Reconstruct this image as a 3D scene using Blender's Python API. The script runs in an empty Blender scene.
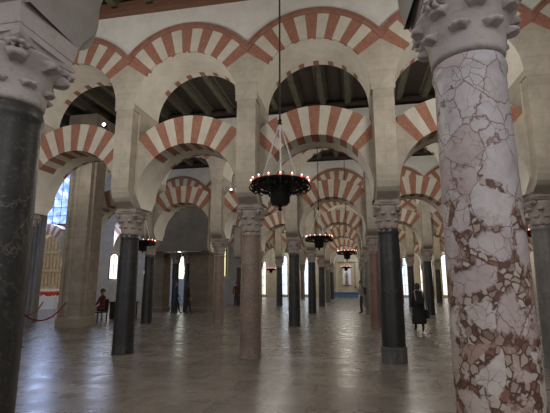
import bpy, bmesh, math, random
from mathutils import Vector, Matrix, Euler
random.seed(7)
PI = math.pi
C = bpy.context.scene.collection
R_ = math.radians

# ------------------------------------------------------------------ camera
H = 1.55
TILT = R_(10.6)
F = 411.0
cam_d = bpy.data.cameras.new('camera')
cam = bpy.data.objects.new('camera', cam_d); C.objects.link(cam)
cam.location = (0, 0, H)
cam.rotation_euler = (PI/2 + TILT, 0, 0)
cam_d.sensor_fit = 'HORIZONTAL'; cam_d.sensor_width = 36.0
cam_d.lens = 36.0 * F / 550.0
cam_d.clip_start = 0.05; cam_d.clip_end = 300
bpy.context.scene.camera = cam
vs = bpy.context.scene.view_settings
vs.view_transform = 'Standard'; vs.look = 'None'; vs.gamma = 1; vs.use_curve_mapping = False
vs.exposure = 0.0

def at(px, py, depth):
    """world point on the photo ray at a given depth (metres along +Y)"""
    u = 206.5 - py
    fwd = F*math.cos(TILT) - u*math.sin(TILT); up = F*math.sin(TILT) + u*math.cos(TILT)
    return Vector(((px-275)/fwd*depth, depth, H + up/fwd*depth))

# ------------------------------------------------------------------ grid
D = Vector((.982, -.187, 0)).normalized(); N = Vector((.187, .982, 0)).normalized()
ROT = math.atan2(D.y, D.x)
BAY, NAVE = 2.97, 6.70
B0 = Vector((-.53, 9.19, 0))
L0 = Vector((-1.80, 2.62, 0)); D0 = Vector((2.973, -.32, 0)) ; ROT0 = math.atan2(D0.y, D0.x)
def P(i, r, z=0):
    if r == 0:
        v = L0 + D0*i; v.z = z; return v
    v = B0 + D*(i*BAY) + N*((r-1)*NAVE); v.z = z
    return v
def L2W(i, r, x, y, z):        # local offset about grid point
    if r == 0: v = P(i, r) + D0.normalized()*x + Vector((-D0.y, D0.x, 0)).normalized()*y
    else: v = P(i, r) + D*x + N*y
    v.z = z
    return v
def rot(r): return ROT0 if r == 0 else ROT

# ------------------------------------------------------------------ materials
def newmat(name):
    m = bpy.data.materials.new(name); m.use_nodes = True
    nt = m.node_tree; b = nt.nodes['Principled BSDF']
    return m, nt, b
def N_(nt, t, **k):
    n = nt.nodes.new(t)
    for a, v in k.items(): setattr(n, a, v)
    return n
def ramp(nt, fac, stops, interp='LINEAR'):
    r = N_(nt, 'ShaderNodeValToRGB'); r.color_ramp.interpolation = interp
    e = r.color_ramp.elements
    while len(e) < len(stops): e.new(0.5)
    for el, (p, c) in zip(e, stops):
        el.position = p; el.color = (*c, 1) if len(c) == 3 else c
    nt.links.new(fac, r.inputs[0]); return r.outputs[0]
def coords(nt, scale=(1,1,1), obj=True):
    tc = N_(nt, 'ShaderNodeTexCoord'); mp = N_(nt, 'ShaderNodeMapping')
    mp.inputs['Scale'].default_value = scale
    nt.links.new(tc.outputs['Object' if obj else 'Generated'], mp.inputs['Vector'])
    return mp.outputs[0]
def noise(nt, vec, scale, detail=5, rough=.6, dist=0.0):
    n = N_(nt, 'ShaderNodeTexNoise'); n.inputs['Scale'].default_value = scale
    n.inputs['Detail'].default_value = detail; n.inputs['Roughness'].default_value = rough
    n.inputs['Distortion'].default_value = dist
    nt.links.new(vec, n.inputs['Vector']); return n.outputs['Fac'], n.outputs['Color']
def mix(nt, fac, a, b, mode='MIX'):
    m = N_(nt, 'ShaderNodeMix'); m.data_type = 'RGBA'; m.blend_type = mode
    if isinstance(fac, (int, float)): m.inputs[0].default_value = fac
    else: nt.links.new(fac, m.inputs[0])
    for s, v in ((6, a), (7, b)):
        if isinstance(v, tuple): m.inputs[s].default_value = (*v, 1)
        else: nt.links.new(v, m.inputs[s])
    return m.outputs[2]
def bump(nt, b, h, s=.3, d=.02):
    n = N_(nt, 'ShaderNodeBump'); n.inputs['Strength'].default_value = s; n.inputs['Distance'].default_value = d
    nt.links.new(h, n.inputs['Height']); nt.links.new(n.outputs[0], b.inputs['Normal'])

def mottled(name, c1, c2, scale=3, rough=.85, bs=.25, c3=None):
    m, nt, b = newmat(name); v = coords(nt)
    f, _ = noise(nt, v, scale, 6, .65)
    col = ramp(nt, f, [(.3, c1), (.7, c2)])
    if c3:
        g, _ = noise(nt, v, scale*4, 4, .7)
        k = ramp(nt, g, [(.52, (0,0,0)), (.7, (1,1,1))])
        col = mix(nt, k, col, c3)
    nt.links.new(col, b.inputs['Base Color']); b.inputs['Roughness'].default_value = rough
    h, _ = noise(nt, v, scale*7, 4, .6); bump(nt, b, h, bs, .01)
    return m
def blocks(name, c1, c2, mortar, w=.62, h=.3, rough=.9):
    m, nt, b = newmat(name); v = coords(nt)
    sep = N_(nt, 'ShaderNodeSeparateXYZ'); nt.links.new(v, sep.inputs[0])
    add = N_(nt, 'ShaderNodeMath', operation='ADD'); nt.links.new(sep.outputs[0], add.inputs[0]); nt.links.new(sep.outputs[1], add.inputs[1])
    cmb = N_(nt, 'ShaderNodeCombineXYZ'); nt.links.new(add.outputs[0], cmb.inputs[0]); nt.links.new(sep.outputs[2], cmb.inputs[1])
    br = N_(nt, 'ShaderNodeTexBrick'); nt.links.new(cmb.outputs[0], br.inputs['Vector'])
    br.inputs['Scale'].default_value = 1; br.inputs['Brick Width'].default_value = w; br.inputs['Row Height'].default_value = h
    br.inputs['Mortar Size'].default_value = .008; br.inputs['Mortar Smooth'].default_value = .6
    br.inputs['Color1'].default_value = (*c1, 1); br.inputs['Color2'].default_value = (*c2, 1); br.inputs['Mortar'].default_value = (*mortar, 1)
    f, _ = noise(nt, v, 2.2, 7, .65)
    k = ramp(nt, f, [(.3, (.72,.70,.68)), (.7, (1.12,1.1,1.06))])
    col = mix(nt, 1.0, br.outputs['Color'], k, 'MULTIPLY')
    nt.links.new(col, b.inputs['Base Color']); b.inputs['Roughness'].default_value = rough
    h2, _ = noise(nt, v, 22, 4, .6); bump(nt, b, h2, .25, .01)
    return m
def emit(name, c, s):
    m, nt, b = newmat(name)
    b.inputs['Base Color'].default_value = (*c, 1); b.inputs['Emission Color'].default_value = (*c, 1)
    b.inputs['Emission Strength'].default_value = s
    return m
def plain(name, c, rough=.6, metal=0.0):
    m, nt, b = newmat(name); v = coords(nt); f, _ = noise(nt, v, 9, 4, .6)
    k = ramp(nt, f, [(.3, tuple(x*.8 for x in c)), (.7, tuple(min(1, x*1.15) for x in c))])
    nt.links.new(k, b.inputs['Base Color']); b.inputs['Roughness'].default_value = rough; b.inputs['Metallic'].default_value = metal
    return m

STONE = blocks('limestone_blocks', (.53,.485,.41), (.49,.45,.38), (.44,.40,.34))
NEARST = mottled('dimmed_grey_stone', (.30,.28,.25), (.42,.395,.36), 2.5, .9)  # darker copy of the arcade stone; near row's dimness put into its colour
PLAST = mottled('pale_plaster', (.66,.645,.59), (.80,.78,.72), 2.5, .92)
WHITEV = mottled('pale_voussoir', (.54,.50,.415), (.66,.615,.52), 4, .9)
REDV = mottled('brick_voussoir', (.30,.125,.08), (.385,.18,.12), 5, .9, .35, (.40,.26,.19))
SOFF = mottled('cream_soffit', (.68,.63,.53), (.82,.78,.68), 3, .9)
MOULD = mottled('red_brown_moulding', (.26,.12,.085), (.36,.19,.14), 6, .9)
CAPST = mottled('capital_stone', (.26,.215,.185), (.46,.40,.36), 5, .75, .5)
CAPPALE = mottled('pale_capital_marble', (.42,.37,.35), (.60,.55,.53), 4, .6, .4, (.40,.36,.26))
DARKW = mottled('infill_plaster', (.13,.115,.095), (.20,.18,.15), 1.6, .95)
GREYW = mottled('grey_blue_stone', (.25,.245,.25), (.36,.355,.36), 2.0, .85)
BROWNW = mottled('tan_wall', (.42,.31,.19), (.55,.43,.28), 1.4, .9)
IRON = plain('black_iron', (.025,.022,.02), .55, .6)
CHAIN = plain('steel_chain', (.92,.90,.88), .35, 0.0)
CORD = plain('dark_cable', (.03,.028,.026), .7)
FLAME = emit('lamp_flame', (1.0,.72,.62), 7)
REDGLASS = emit('red_glass', (.9,.10,.06), 2.2)
ROPE = plain('red_rope', (.22,.03,.03), .8)
BRASS = plain('brass', (.35,.25,.1), .4, .9)
GOLD = mottled('gilt_carving', (.45,.28,.07), (.85,.62,.25), 5, .5, .6)

def marble(name, base, base2, vein, vs=3.0, width=.02, rough=.35, spots=None, dist=1.2):
    m, nt, b = newmat(name); v = coords(nt)
    f, c = noise(nt, v, 2.2, 7, .65, dist)
    col = ramp(nt, f, [(.3, base), (.7, base2)])
    # wandering veins
    wv, wc = noise(nt, v, vs, 5, .6)
    vm = N_(nt, 'ShaderNodeVectorMath', operation='MULTIPLY_ADD')
    nt.links.new(wc, vm.inputs[0]); vm.inputs[1].default_value = (.7,.7,.7); nt.links.new(v, vm.inputs[2])
    vo = N_(nt, 'ShaderNodeTexVoronoi', feature='DISTANCE_TO_EDGE'); vo.inputs['Scale'].default_value = vs
    nt.links.new(vm.outputs[0], vo.inputs['Vector'])
    k = ramp(nt, vo.outputs['Distance'], [(0, (1,1,1)), (width, (0,0,0))])
    g, _ = noise(nt, v, 1.7, 3, .5)
    gk = ramp(nt, g, [(.45, (0,0,0)), (.6, (1,1,1))])
    kk = mix(nt, 1.0, k, gk, 'MULTIPLY')
    col = mix(nt, kk, col, vein)
    if spots:
        s, _ = noise(nt, v, 30, 3, .8); sk = ramp(nt, s, [(.55, (0,0,0)), (.62, (1,1,1))]); col = mix(nt, sk, col, spots)
    nt.links.new(col, b.inputs['Base Color']); b.inputs['Roughness'].default_value = rough
    h, _ = noise(nt, v, 25, 4, .6); bump(nt, b, h, .12, .005)
    return m
BLACKM = marble('black_veined_marble', (.016,.016,.015), (.055,.053,.047), (.20,.18,.14), 2.2, .014, .42, (.075,.07,.06))
DARKM = marble('dark_grey_marble', (.022,.022,.022), (.045,.044,.043), (.15,.15,.145), 4, .02, .3)
GREYM = marble('grey_marble', (.12,.11,.10), (.20,.185,.165), (.30,.28,.26), 4, .03, .35)
BASEM = marble('mottled_base_stone', (.05,.05,.05), (.16,.155,.15), (.25,.24,.23), 6, .04, .5)
BROWNM = marble('brown_pink_marble', (.17,.12,.095), (.30,.225,.18), (.42,.36,.31), 6, .06, .35, (.36,.29,.24))
REDM = marble('red_brown_marble', (.17,.095,.07), (.27,.165,.125), (.38,.28,.22), 5, .04, .35)

def breccia():
    m, nt, b = newmat('pink_breccia_marble'); v = coords(nt, (1, 1, .9))
    def warp(amp, sc):
        _, wc = noise(nt, v, sc, 5, .6)
        vm = N_(nt, 'ShaderNodeVectorMath', operation='MULTIPLY_ADD')
        nt.links.new(wc, vm.inputs[0]); vm.inputs[1].default_value = (amp,)*3; nt.links.new(v, vm.inputs[2]); return vm.outputs[0]
    w1 = warp(.10, 5); w2 = warp(.05, 11)
    def vor(vec, scale, feat):
        o = N_(nt, 'ShaderNodeTexVoronoi', feature=feat); o.inputs['Scale'].default_value = scale
        nt.links.new(vec, o.inputs['Vector']); return o
    big, bigc = vor(w1, 6.0, 'DISTANCE_TO_EDGE'), vor(w1, 6.0, 'F1')
    med = vor(w2, 16, 'DISTANCE_TO_EDGE')
    sm, smc = vor(w2, 27, 'DISTANCE_TO_EDGE'), vor(w2, 27, 'F1')
    bc = ramp(nt, bigc.outputs['Color'], [(.1, (.50,.42,.40)), (.3, (.58,.53,.53)), (.6, (.56,.55,.57)), (.9, (.62,.58,.56))])
    sep = N_(nt, 'ShaderNodeSeparateXYZ'); nt.links.new(v, sep.inputs[0])
    hz = N_(nt, 'ShaderNodeMapRange'); hz.inputs['From Min'].default_value = .55; hz.inputs['From Max'].default_value = 1.95
    hz.inputs['To Min'].default_value = 1; hz.inputs['To Max'].default_value = 0; nt.links.new(sep.outputs[2], hz.inputs['Value'])
    low = hz.outputs[0]                                    # the coarse, redder bed of the stone lies at the foot of the shaft
    bclow = ramp(nt, bigc.outputs['Color'], [(.2, (.38,.20,.125)), (.4, (.60,.52,.45)), (.6, (.42,.25,.17)), (.8, (.70,.65,.57))])
    col = mix(nt, low, bc, bclow)
    f, _ = noise(nt, v, 10, 7, .7, .8); fk = ramp(nt, f, [(.25, (.78,.72,.70)), (.6, (1.06,1.04,1.04))])
    col = mix(nt, 1.0, col, fk, 'MULTIPLY')
    # hairline network
    n1, _ = noise(nt, v, 4.5, 4, .65); a1 = ramp(nt, n1, [(.44, (0,0,0)), (.56, (1,1,1))])
    hair = ramp(nt, med.outputs['Distance'], [(.006, (1,1,1)), (.034, (0,0,0))])
    col = mix(nt, mix(nt, 1.0, hair, a1, 'MULTIPLY'), col, (.22,.12,.10))
    bige = ramp(nt, big.outputs['Distance'], [(.006, (1,1,1)), (.022, (0,0,0))])
    col = mix(nt, mix(nt, .85, (0.0,0.0,0.0), bige), col, (.20,.09,.08))
    # crushed zones: small clasts in a dark red matrix
    n2, _ = noise(nt, v, 3.4, 5, .6)
    ad = N_(nt, 'ShaderNodeMath', operation='MULTIPLY_ADD'); nt.links.new(low, ad.inputs[0]); ad.inputs[1].default_value = .19; nt.links.new(n2, ad.inputs[2])
    zone = ramp(nt, ad.outputs[0], [(.56, (0,0,0)), (.60, (1,1,1))])
    keep = ramp(nt, big.outputs['Distance'], [(.10, (1,1,1)), (.14, (0,0,0))])
    zz = mix(nt, 1.0, zone, keep, 'MULTIPLY')
    sc = ramp(nt, smc.outputs['Color'], [(.2, (.15,.065,.045)), (.42, (.42,.31,.24)), (.6, (.60,.55,.47)), (.8, (.24,.12,.08))])
    se = ramp(nt, sm.outputs['Distance'], [(.05, (1,1,1)), (.13, (0,0,0))])
    col = mix(nt, zz, col, mix(nt, se, sc, (.105,.048,.034)))
    nt.links.new(col, b.inputs['Base Color']); b.inputs['Roughness'].default_value = .45
    h, _ = noise(nt, v, 20, 4, .6); bump(nt, b, h, .12, .005)
    return m
BRECCIA = breccia()

def floor_mat():
    m, nt, b = newmat('worn_marble_slabs'); v = coords(nt)
    mp = N_(nt, 'ShaderNodeMapping'); mp.inputs['Rotation'].default_value = (0, 0, -ROT); nt.links.new(v, mp.inputs['Vector'])
    br = N_(nt, 'ShaderNodeTexBrick'); nt.links.new(mp.outputs[0], br.inputs['Vector'])
    br.inputs['Scale'].default_value = 1; br.inputs['Brick Width'].default_value = 1.25; br.inputs['Row Height'].default_value = .62
    br.inputs['Mortar Size'].default_value = .012; br.inputs['Mortar Smooth'].default_value = .8
    br.inputs['Color1'].default_value = (.17,.15,.13,1); br.inputs['Color2'].default_value = (.25,.222,.19,1); br.inputs['Mortar'].default_value = (.10,.085,.07,1)
    f, _ = noise(nt, v, 1.3, 8, .7, .6); k = ramp(nt, f, [(.3, (.68,.66,.66)), (.7, (1.2,1.16,1.12))])
    col = mix(nt, 1.0, br.outputs['Color'], k, 'MULTIPLY')
    nt.links.new(col, b.inputs['Base Color'])
    g, _ = noise(nt, v, 2.5, 5, .6); rr = ramp(nt, g, [(.3, (.21,)*3), (.7, (.36,)*3)]); nt.links.new(rr, b.inputs['Roughness'])
    h, _ = noise(nt, v, 5, 4, .6); bump(nt, b, h, .022, .01)
    return m
FLOORM = floor_mat()

def wood(name, c1, c2, sc=(1,1,1)):
    m, nt, b = newmat(name); v = coords(nt, sc); f, _ = noise(nt, v, 3, 6, .7)
    nt.links.new(ramp(nt, f, [(.3, c1), (.7, c2)]), b.inputs['Base Color']); b.inputs['Roughness'].default_value = .75
    bump(nt, b, f, .3, .01); return m
BEAMW = wood('painted_green_brown_beam', (.06,.055,.034), (.13,.12,.08), (6,1,6))
PLANKW = wood('dark_painted_planks', (.022,.017,.012), (.06,.043,.03), (2,5,2))
FASCIA = wood('red_brown_wood_cornice', (.14,.065,.04), (.20,.095,.06), (1,6,6))

# ------------------------------------------------------------------ mesh helpers
class MB:
    def __init__(s): s.v = []; s.f = []; s.m = []
    def poly(s, pts, mi=0):
        b = len(s.v); s.v += [tuple(p) for p in pts]; s.f.append(tuple(range(b, b+len(pts)))); s.m.append(mi)
    def box(s, c, h, mi=0, top=None, rz=0):
        """c = centre of base, h = (hx, hy, height); top=(hx,hy) scale of the upper face"""
        cx, cy, cz = c; hx, hy, hz = h; tx, ty = top or (hx, hy)
        pt = []
        for (a, bb, z) in ((hx, hy, 0), (tx, ty, hz)):
            for sx, sy in ((-1,-1),(1,-1),(1,1),(-1,1)):
                x, y = sx*a, sy*bb
                pt.append((cx + x*math.cos(rz) - y*math.sin(rz), cy + x*math.sin(rz) + y*math.cos(rz), cz + z))
        b = len(s.v); s.v += pt
        for q in ((3,2,1,0),(4,5,6,7),(0,1,5,4),(1,2,6,5),(2,3,7,6),(3,0,4,7)):
            s.f.append(tuple(b+k for k in q)); s.m.append(mi)
    def lathe(s, prof, n=32, c=(0,0,0), mi=0, cap=True, fn=None):
        b = len(s.v)
        for (r, z) in prof:
            for k in range(n):
                a = 2*PI*k/n; rr = r*(fn(a, z) if fn else 1)
                s.v.append((c[0]+rr*math.cos(a), c[1]+rr*math.sin(a), c[2]+z))
        for j in range(len(prof)-1):
            for k in range(n):
                s.f.append((b+j*n+k, b+j*n+(k+1)%n, b+(j+1)*n+(k+1)%n, b+(j+1)*n+k)); s.m.append(mi)
        if cap:
            s.f.append(tuple(b+k for k in reversed(range(n)))); s.m.append(mi)
            s.f.append(tuple(b+(len(prof)-1)*n+k for k in range(n))); s.m.append(mi)
    def tube(s, pts, r, n=8, mi=0):
        pts = [Vector(p) for p in pts]; b = len(s.v)
        rs = r if isinstance(r, (list, tuple)) else [r]*len(pts)
        for j, p in enumerate(pts):
            t = (pts[min(j+1, len(pts)-1)] - pts[max(j-1, 0)]).normalized()
            up = Vector((0,0,1)) if abs(t.z) < .9 else Vector((1,0,0))
            a1 = t.cross(up).normalized(); a2 = t.cross(a1)
            for k in range(n):
                a = 2*PI*k/n; q = p + (a1*math.cos(a) + a2*math.sin(a))*rs[j]; s.v.append(tuple(q))
        for j in range(len(pts)-1):
            for k in range(n):
                s.f.append((b+j*n+k, b+j*n+(k+1)%n, b+(j+1)*n+(k+1)%n, b+(j+1)*n+k)); s.m.append(mi)
        s.f.append(tuple(b+k for k in range(n))); s.m.append(mi)
        s.f.append(tuple(b+(len(pts)-1)*n+k for k in range(n))); s.m.append(mi)
    def ball(s, c, r, n=10, mi=0, sz=1.0):
        prof = [(max(1e-4, r*math.sin(PI*k/(n//2+2))), -r*sz*math.cos(PI*k/(n//2+2))) for k in range(n//2+3)]
        s.lathe(prof, n, c, mi)
    def slab(s, grid, off, mi=0):
        """closed sheet: grid[j][i] outer points, off(p) -> inner point"""
        nj, ni = len(grid), len(grid[0]); b = len(s.v)
        for row in grid: s.v += [tuple(p) for p in row]
        for row in grid: s.v += [tuple(off(Vector(p))) for p in row]
        o = nj*ni; I = lambda j, i: b + j*ni + i
        for j in range(nj-1):
            for i in range(ni-1):
                s.f.append((I(j,i), I(j,i+1), I(j+1,i+1), I(j+1,i))); s.m.append(mi)
                s.f.append((o+I(j,i), o+I(j+1,i), o+I(j+1,i+1), o+I(j,i+1))); s.m.append(mi)
        for j in range(nj-1):
            s.f.append((I(j,0), I(j+1,0), o+I(j+1,0), o+I(j,0))); s.m.append(mi)
            s.f.append((I(j,ni-1), o+I(j,ni-1), o+I(j+1,ni-1), I(j+1,ni-1))); s.m.append(mi)
        for i in range(ni-1):
            s.f.append((I(0,i), o+I(0,i), o+I(0,i+1), I(0,i+1))); s.m.append(mi)
            s.f.append((I(nj-1,i), I(nj-1,i+1), o+I(nj-1,i+1), o+I(nj-1,i))); s.m.append(mi)
    def build(s, name, mats, parent=None, smooth=False, loc=None, rz=None, merge=True):
        me = bpy.data.meshes.new(name); me.from_pydata(s.v, [], s.f)
        if not isinstance(mats, (list, tuple)): mats = [mats]
        for m in mats: me.materials.append(m)
        me.polygons.foreach_set('material_index', s.m)
        bm = bmesh.new(); bm.from_mesh(me)
        if merge: bmesh.ops.remove_doubles(bm, verts=bm.verts, dist=1e-5)
        bmesh.ops.recalc_face_normals(bm, faces=bm.faces)
        if smooth:
            for f in bm.faces: f.smooth = True
            for e in bm.edges:
                if len(e.link_faces) == 2 and e.calc_face_angle(0) > R_(40): e.smooth = False
        bm.to_mesh(me); bm.free()
        o = bpy.data.objects.new(name, me); C.objects.link(o)
        if parent: o.parent = parent
        if loc is not None: o.location = loc
        if rz is not None: o.rotation_euler.z = rz
        return o

def tag(o, label=None, cat=None, group=None, kind=None):
    if label: o['label'] = label
    if cat: o['category'] = cat
    if group: o['group'] = group
    if kind: o['kind'] = kind
    return o
def empty(name, loc, rz=0):
    o = bpy.data.objects.new(name, None); C.objects.link(o); o.location = loc; o.rotation_euler.z = rz
    o.empty_display_size = .1
    return o
def struct(o): o['kind'] = 'structure'; return o
def copy_tree(o, parent=None):
    c = o.copy(); C.objects.link(c); c.parent = parent
    for k in list(o.children): copy_tree(k, c)
    return c

# ------------------------------------------------------------------ heights
Z_SH, Z_AB, Z_IMP = 2.66, 3.22, 3.30
LC, LR, LO = 3.55, 1.22, 1.90        # lower arch: centre height, intrados, extrados
UC, UR, UO, UM = 5.72, 1.23, 1.81, 1.94
HALF = BAY/2; CL = HALF-.25
ZW = 8.12
TL, TU, TP = .49, .60, .60           # half thicknesses: lower arch, upper arch, pilaster

ORD = ['zeroth','first','second','third','fourth','fifth','sixth','seventh','eighth','ninth','tenth']

# ------------------------------------------------------------------ column parts
def shaft_mb(rb, rt, ztop=Z_SH, n=40):
    m = MB(); prof = [(rb*1.03, 0), (rb*1.03, .05), (rb, .08)]
    for k in range(1, 11):
        t = k/10; prof.append((rb + (rt-rb)*t + .006*math.sin(PI*t), .08 + (ztop-.20)*t))
    z = prof[-1][1]
    prof += [(rt+.004, z+.03), (rt+.010, z+.045), (rt+.013, z+.065), (rt+.008, z+.09), (rt, ztop)]
    m.lathe(prof, n); return m
def leaf(m, ang, r0, z0, h, w, bulge, curl, nj=9, ni=7, th=.10):
    """acanthus tongue rising from the bell and curling outwards"""
    g = []
    for j in range(nj):
        t = j/(nj-1); row = []
        wz = w*(.86 + .22*math.sin(t*PI*.8) - .38*max(0, (t-.8)/.2)**2)
        rr = r0 + bulge*t**1.6 + curl*max(0, t-.72)/.28
        z = z0 + h*min(t, .86)/.86 - (.30*h*((t-.86)/.14)**1.3 if t > .86 else 0)
        for i in range(ni):
            s = i/(ni-1)*2-1
            a = s*wz/rr/2
            rad = rr*(1) - .018*s*s - .010*math.cos(s*PI*2.5)*(1-t*.4)
            row.append((rad*math.cos(ang+a), rad*math.sin(ang+a), z - .02*s*s))
        g.append(row)
    m.slab(g, lambda p: Vector((p.x*(1-th/max(.05, math.hypot(p.x, p.y))), p.y*(1-th/max(.05, math.hypot(p.x, p.y))), p.z-.004)))
def capital(style):
    """returns (bell+leaves, abacus) builders, z from 0 (top of shaft) to .56"""
    m = MB(); r = .205; hh = Z_AB - Z_SH
    m.lathe([(r, 0), (r+.005, .05), (r+.012, .16), (r+.03, .30), (r+.07, .42), (r+.105, .475), (.20, .50)], 40)
    if style == 'bold':       # smooth lower bell, big blunt lumps, wide corner volutes
        for k in range(8): leaf(m, PI/8 + k*PI/4, r-.004, .03, .24, .15, .035, .075, 10, 9, th=.16)
        for k in range(8): leaf(m, k*PI/4, r+.004, .14, .31, .17, .055, .075, 10, 9, th=.14)
        for k in range(4): leaf(m, PI/4 + k*PI/2, r+.01, .24, .28, .22, .085, .07, 10, 9, th=.14)
    elif style == 'acanthus':
        for k in range(8): leaf(m, PI/8 + k*PI/4, r-.004, .02, .20, .15, .03, .06, 10, 9, th=.15)
        for k in range(8): leaf(m, k*PI/4, r+.002, .08, .37, .17, .08, .085, 12, 9, th=.17)
        for k in range(4): leaf(m, PI/4 + k*PI/2, r+.01, .26, .26, .20, .09, .06, 10, 9, th=.14)
    else:
        for k in range(8): leaf(m, k*PI/4, r+.004, .01, .22, .155, .03, .045)
        for k in range(8): leaf(m, PI/8 + k*PI/4, r+.012, .12, .26, .15, .06, .05)
        for k in range(4): leaf(m, PI/4 + k*PI/2, r+.02, .24, .26, .20, .09, .06)
    for k in range(4):        # scroll volutes under the abacus corners
        a = PI/4 + k*PI/2; cx, cy = .31*math.cos(a), .31*math.sin(a)
        t = Vector((-math.sin(a), math.cos(a), 0)); o = Vector((math.cos(a), math.sin(a), 0)); c0 = Vector((cx, cy, .43))
        for sgn in (-1, 1):
            pts = []; rs = []
            for q in range(15):
                th = q/14*3.3*PI; rad = .058*(1-q/14*.8)
                pts.append(c0 + t*(sgn*.022) + o*(rad*math.cos(th)) + Vector((0,0,rad*math.sin(th)))); rs.append(.024*(1-q/14*.4))
            m.tube(pts, rs, 7)
    ab = MB()                 # abacus with hollowed sides
    def ring(hw, z, dip):
        out = []
        for k in range(4):
            for q in range(7):
                s = q/7*2-1; x, y = s*hw, -(hw - dip*(1-s*s)); a = k*PI/2
                out.append((x*math.cos(a)-y*math.sin(a), x*math.sin(a)+y*math.cos(a), z))
        return out
    rings = [ring(.235, .495, .05), ring(.265, .52, .05), ring(.27, .56, .045)]
    b = len(ab.v)
    for rg in rings: ab.v += rg
    n = 28
    for j in range(2):
        for k in range(n): ab.f.append((b+j*n+k, b+j*n+(k+1)%n, b+(j+1)*n+(k+1)%n, b+(j+1)*n+k)); ab.m.append(0)
    ab.f.append(tuple(range(b, b+n))); ab.m.append(0); ab.f.append(tuple(range(b+2*n, b+3*n))); ab.m.append(0)
    return m, ab
def impost_mb(za=Z_AB):
    m = MB(); m.box((0,0,za), (.245,.25,.05)); m.box((0,0,za+.05), (.25,.255,Z_IMP-za-.05), 0, (.262,.28)); return m

SHM = {}
def make_column(style, mat, capmat, rb=.235, rt=.205, base=False, zs=Z_SH, za=Z_AB):
    t = empty('column', (0,0,0), ROT)
    key = (rb, rt)
    z0 = .34 if base else 0
    s = shaft_mb(rb, rt, zs).build('shaft', mat, t, True)
    if base:
        b = MB(); b.lathe([(rb+.022, 0), (rb+.022, .29), (rb+.014, .31), (rb-.02,.32)], 12)
        tag(b.build('base', BASEM, t), 'mottled dark grey base block')
    c, a = capital(style)
    co = c.build('capital', capmat, t, True); co.location.z = zs; co.scale.z = (za-zs)/(Z_AB-Z_SH)
    if True:
        sb = co.modifiers.new('soft', 'SUBSURF'); sb.levels = sb.render_levels = 1 if style == 'plain' else 2
    ao = a.build('abacus', capmat, co)
    impost_mb(za).build('impost', capmat, t)
    return t
protos = {}
def column(i, r, style, mat, capmat, label, group=None, rb=.235, rt=.205, base=False, zs=Z_SH, za=Z_AB, name='marble_column'):
    key = (style, mat.name, capmat.name, rb, rt, base, zs, za)
    if key in protos: o = copy_tree(protos[key])
    else: o = make_column(style, mat, capmat, rb, rt, base, zs, za); protos[key] = o
    o.name = name; o.location = P(i, r); tag(o, label, 'column', group)
    return o

# ------------------------------------------------------------------ arches
def arch_lower_mb(par, seed):
    rnd = random.Random(seed)
    m = MB(); st = R_(7.6)
    lim = 5.5 if par == 0 else 6.5
    # voussoir boundaries (jittered)
    k = -lim; bounds = []
    while k <= lim+.01: bounds.append(k*st + rnd.uniform(-.007,.007)); k += 1
    amax = math.acos((Z_IMP-LC)/LR)
    low = [bounds[-1] + (amax-bounds[-1])*q/14 for q in range(1, 15)]
    lows = [-(a) for a in reversed(low)]
    angs = [(a, None) for a in lows] + [(b, 1) for b in bounds] + [(a, None) for a in low]
    def io(a):
        inn = (LR*math.sin(a), LC+LR*math.cos(a)); s = abs(math.sin(a))
        ro = min(LO, CL/s) if s > 1e-6 else LO
        x, z = ro*math.sin(a), LC+ro*math.cos(a)
        if a > PI/2+.02 or a < -PI/2-.02 : x = math.copysign(CL, a); z = max(Z_IMP, z)
        return inn, (x, max(z, Z_IMP))
    for q in range(len(angs)-1):
        a, b = angs[q][0], angs[q+1][0]
        vous = angs[q][1] and angs[q+1][1]
        mi = 2
        if vous:
            idx = q - len(lows); mi = 0 if idx % 2 == 0 else 1     # 0 red, 1 pale
        ns = 3 if vous else 2
        for w in range(ns):
            a1 = a + (b-a)*w/ns; b1 = a + (b-a)*(w+1)/ns
            (ix, iz), (ox, oz) = io(a1); (jx, jz), (px, pz) = io(b1)
            def Y(y, z):
                k = max(0.0, min(1.0, (z-Z_IMP)/.30)); k = k*k*(3-2*k)*.5 + k*.5
                return y/TL*(.275 + (TL-.275)*k)
            for y in (-TL, TL): m.poly([(ix,Y(y,iz),iz),(ox,Y(y,oz),oz),(px,Y(y,pz),pz),(jx,Y(y,jz),jz)], mi)
            m.poly([(ox,Y(-TL,oz),oz),(ox,Y(TL,oz),oz),(px,Y(TL,pz),pz),(px,Y(-TL,pz),pz)], mi if vous else 2)
            e1 = -TL + .50 + rnd.uniform(-.05,.05); e2 = TL - .10
            ys = [(-TL, e1, mi if vous else 3), (e1, e2, 3), (e2, TL, mi if vous else 3)]
            for y0, y1, mm in ys: m.poly([(ix,Y(y0,iz),iz),(jx,Y(y0,jz),jz),(jx,Y(y1,jz),jz),(ix,Y(y1,iz),iz)], mm)
    return m
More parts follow.
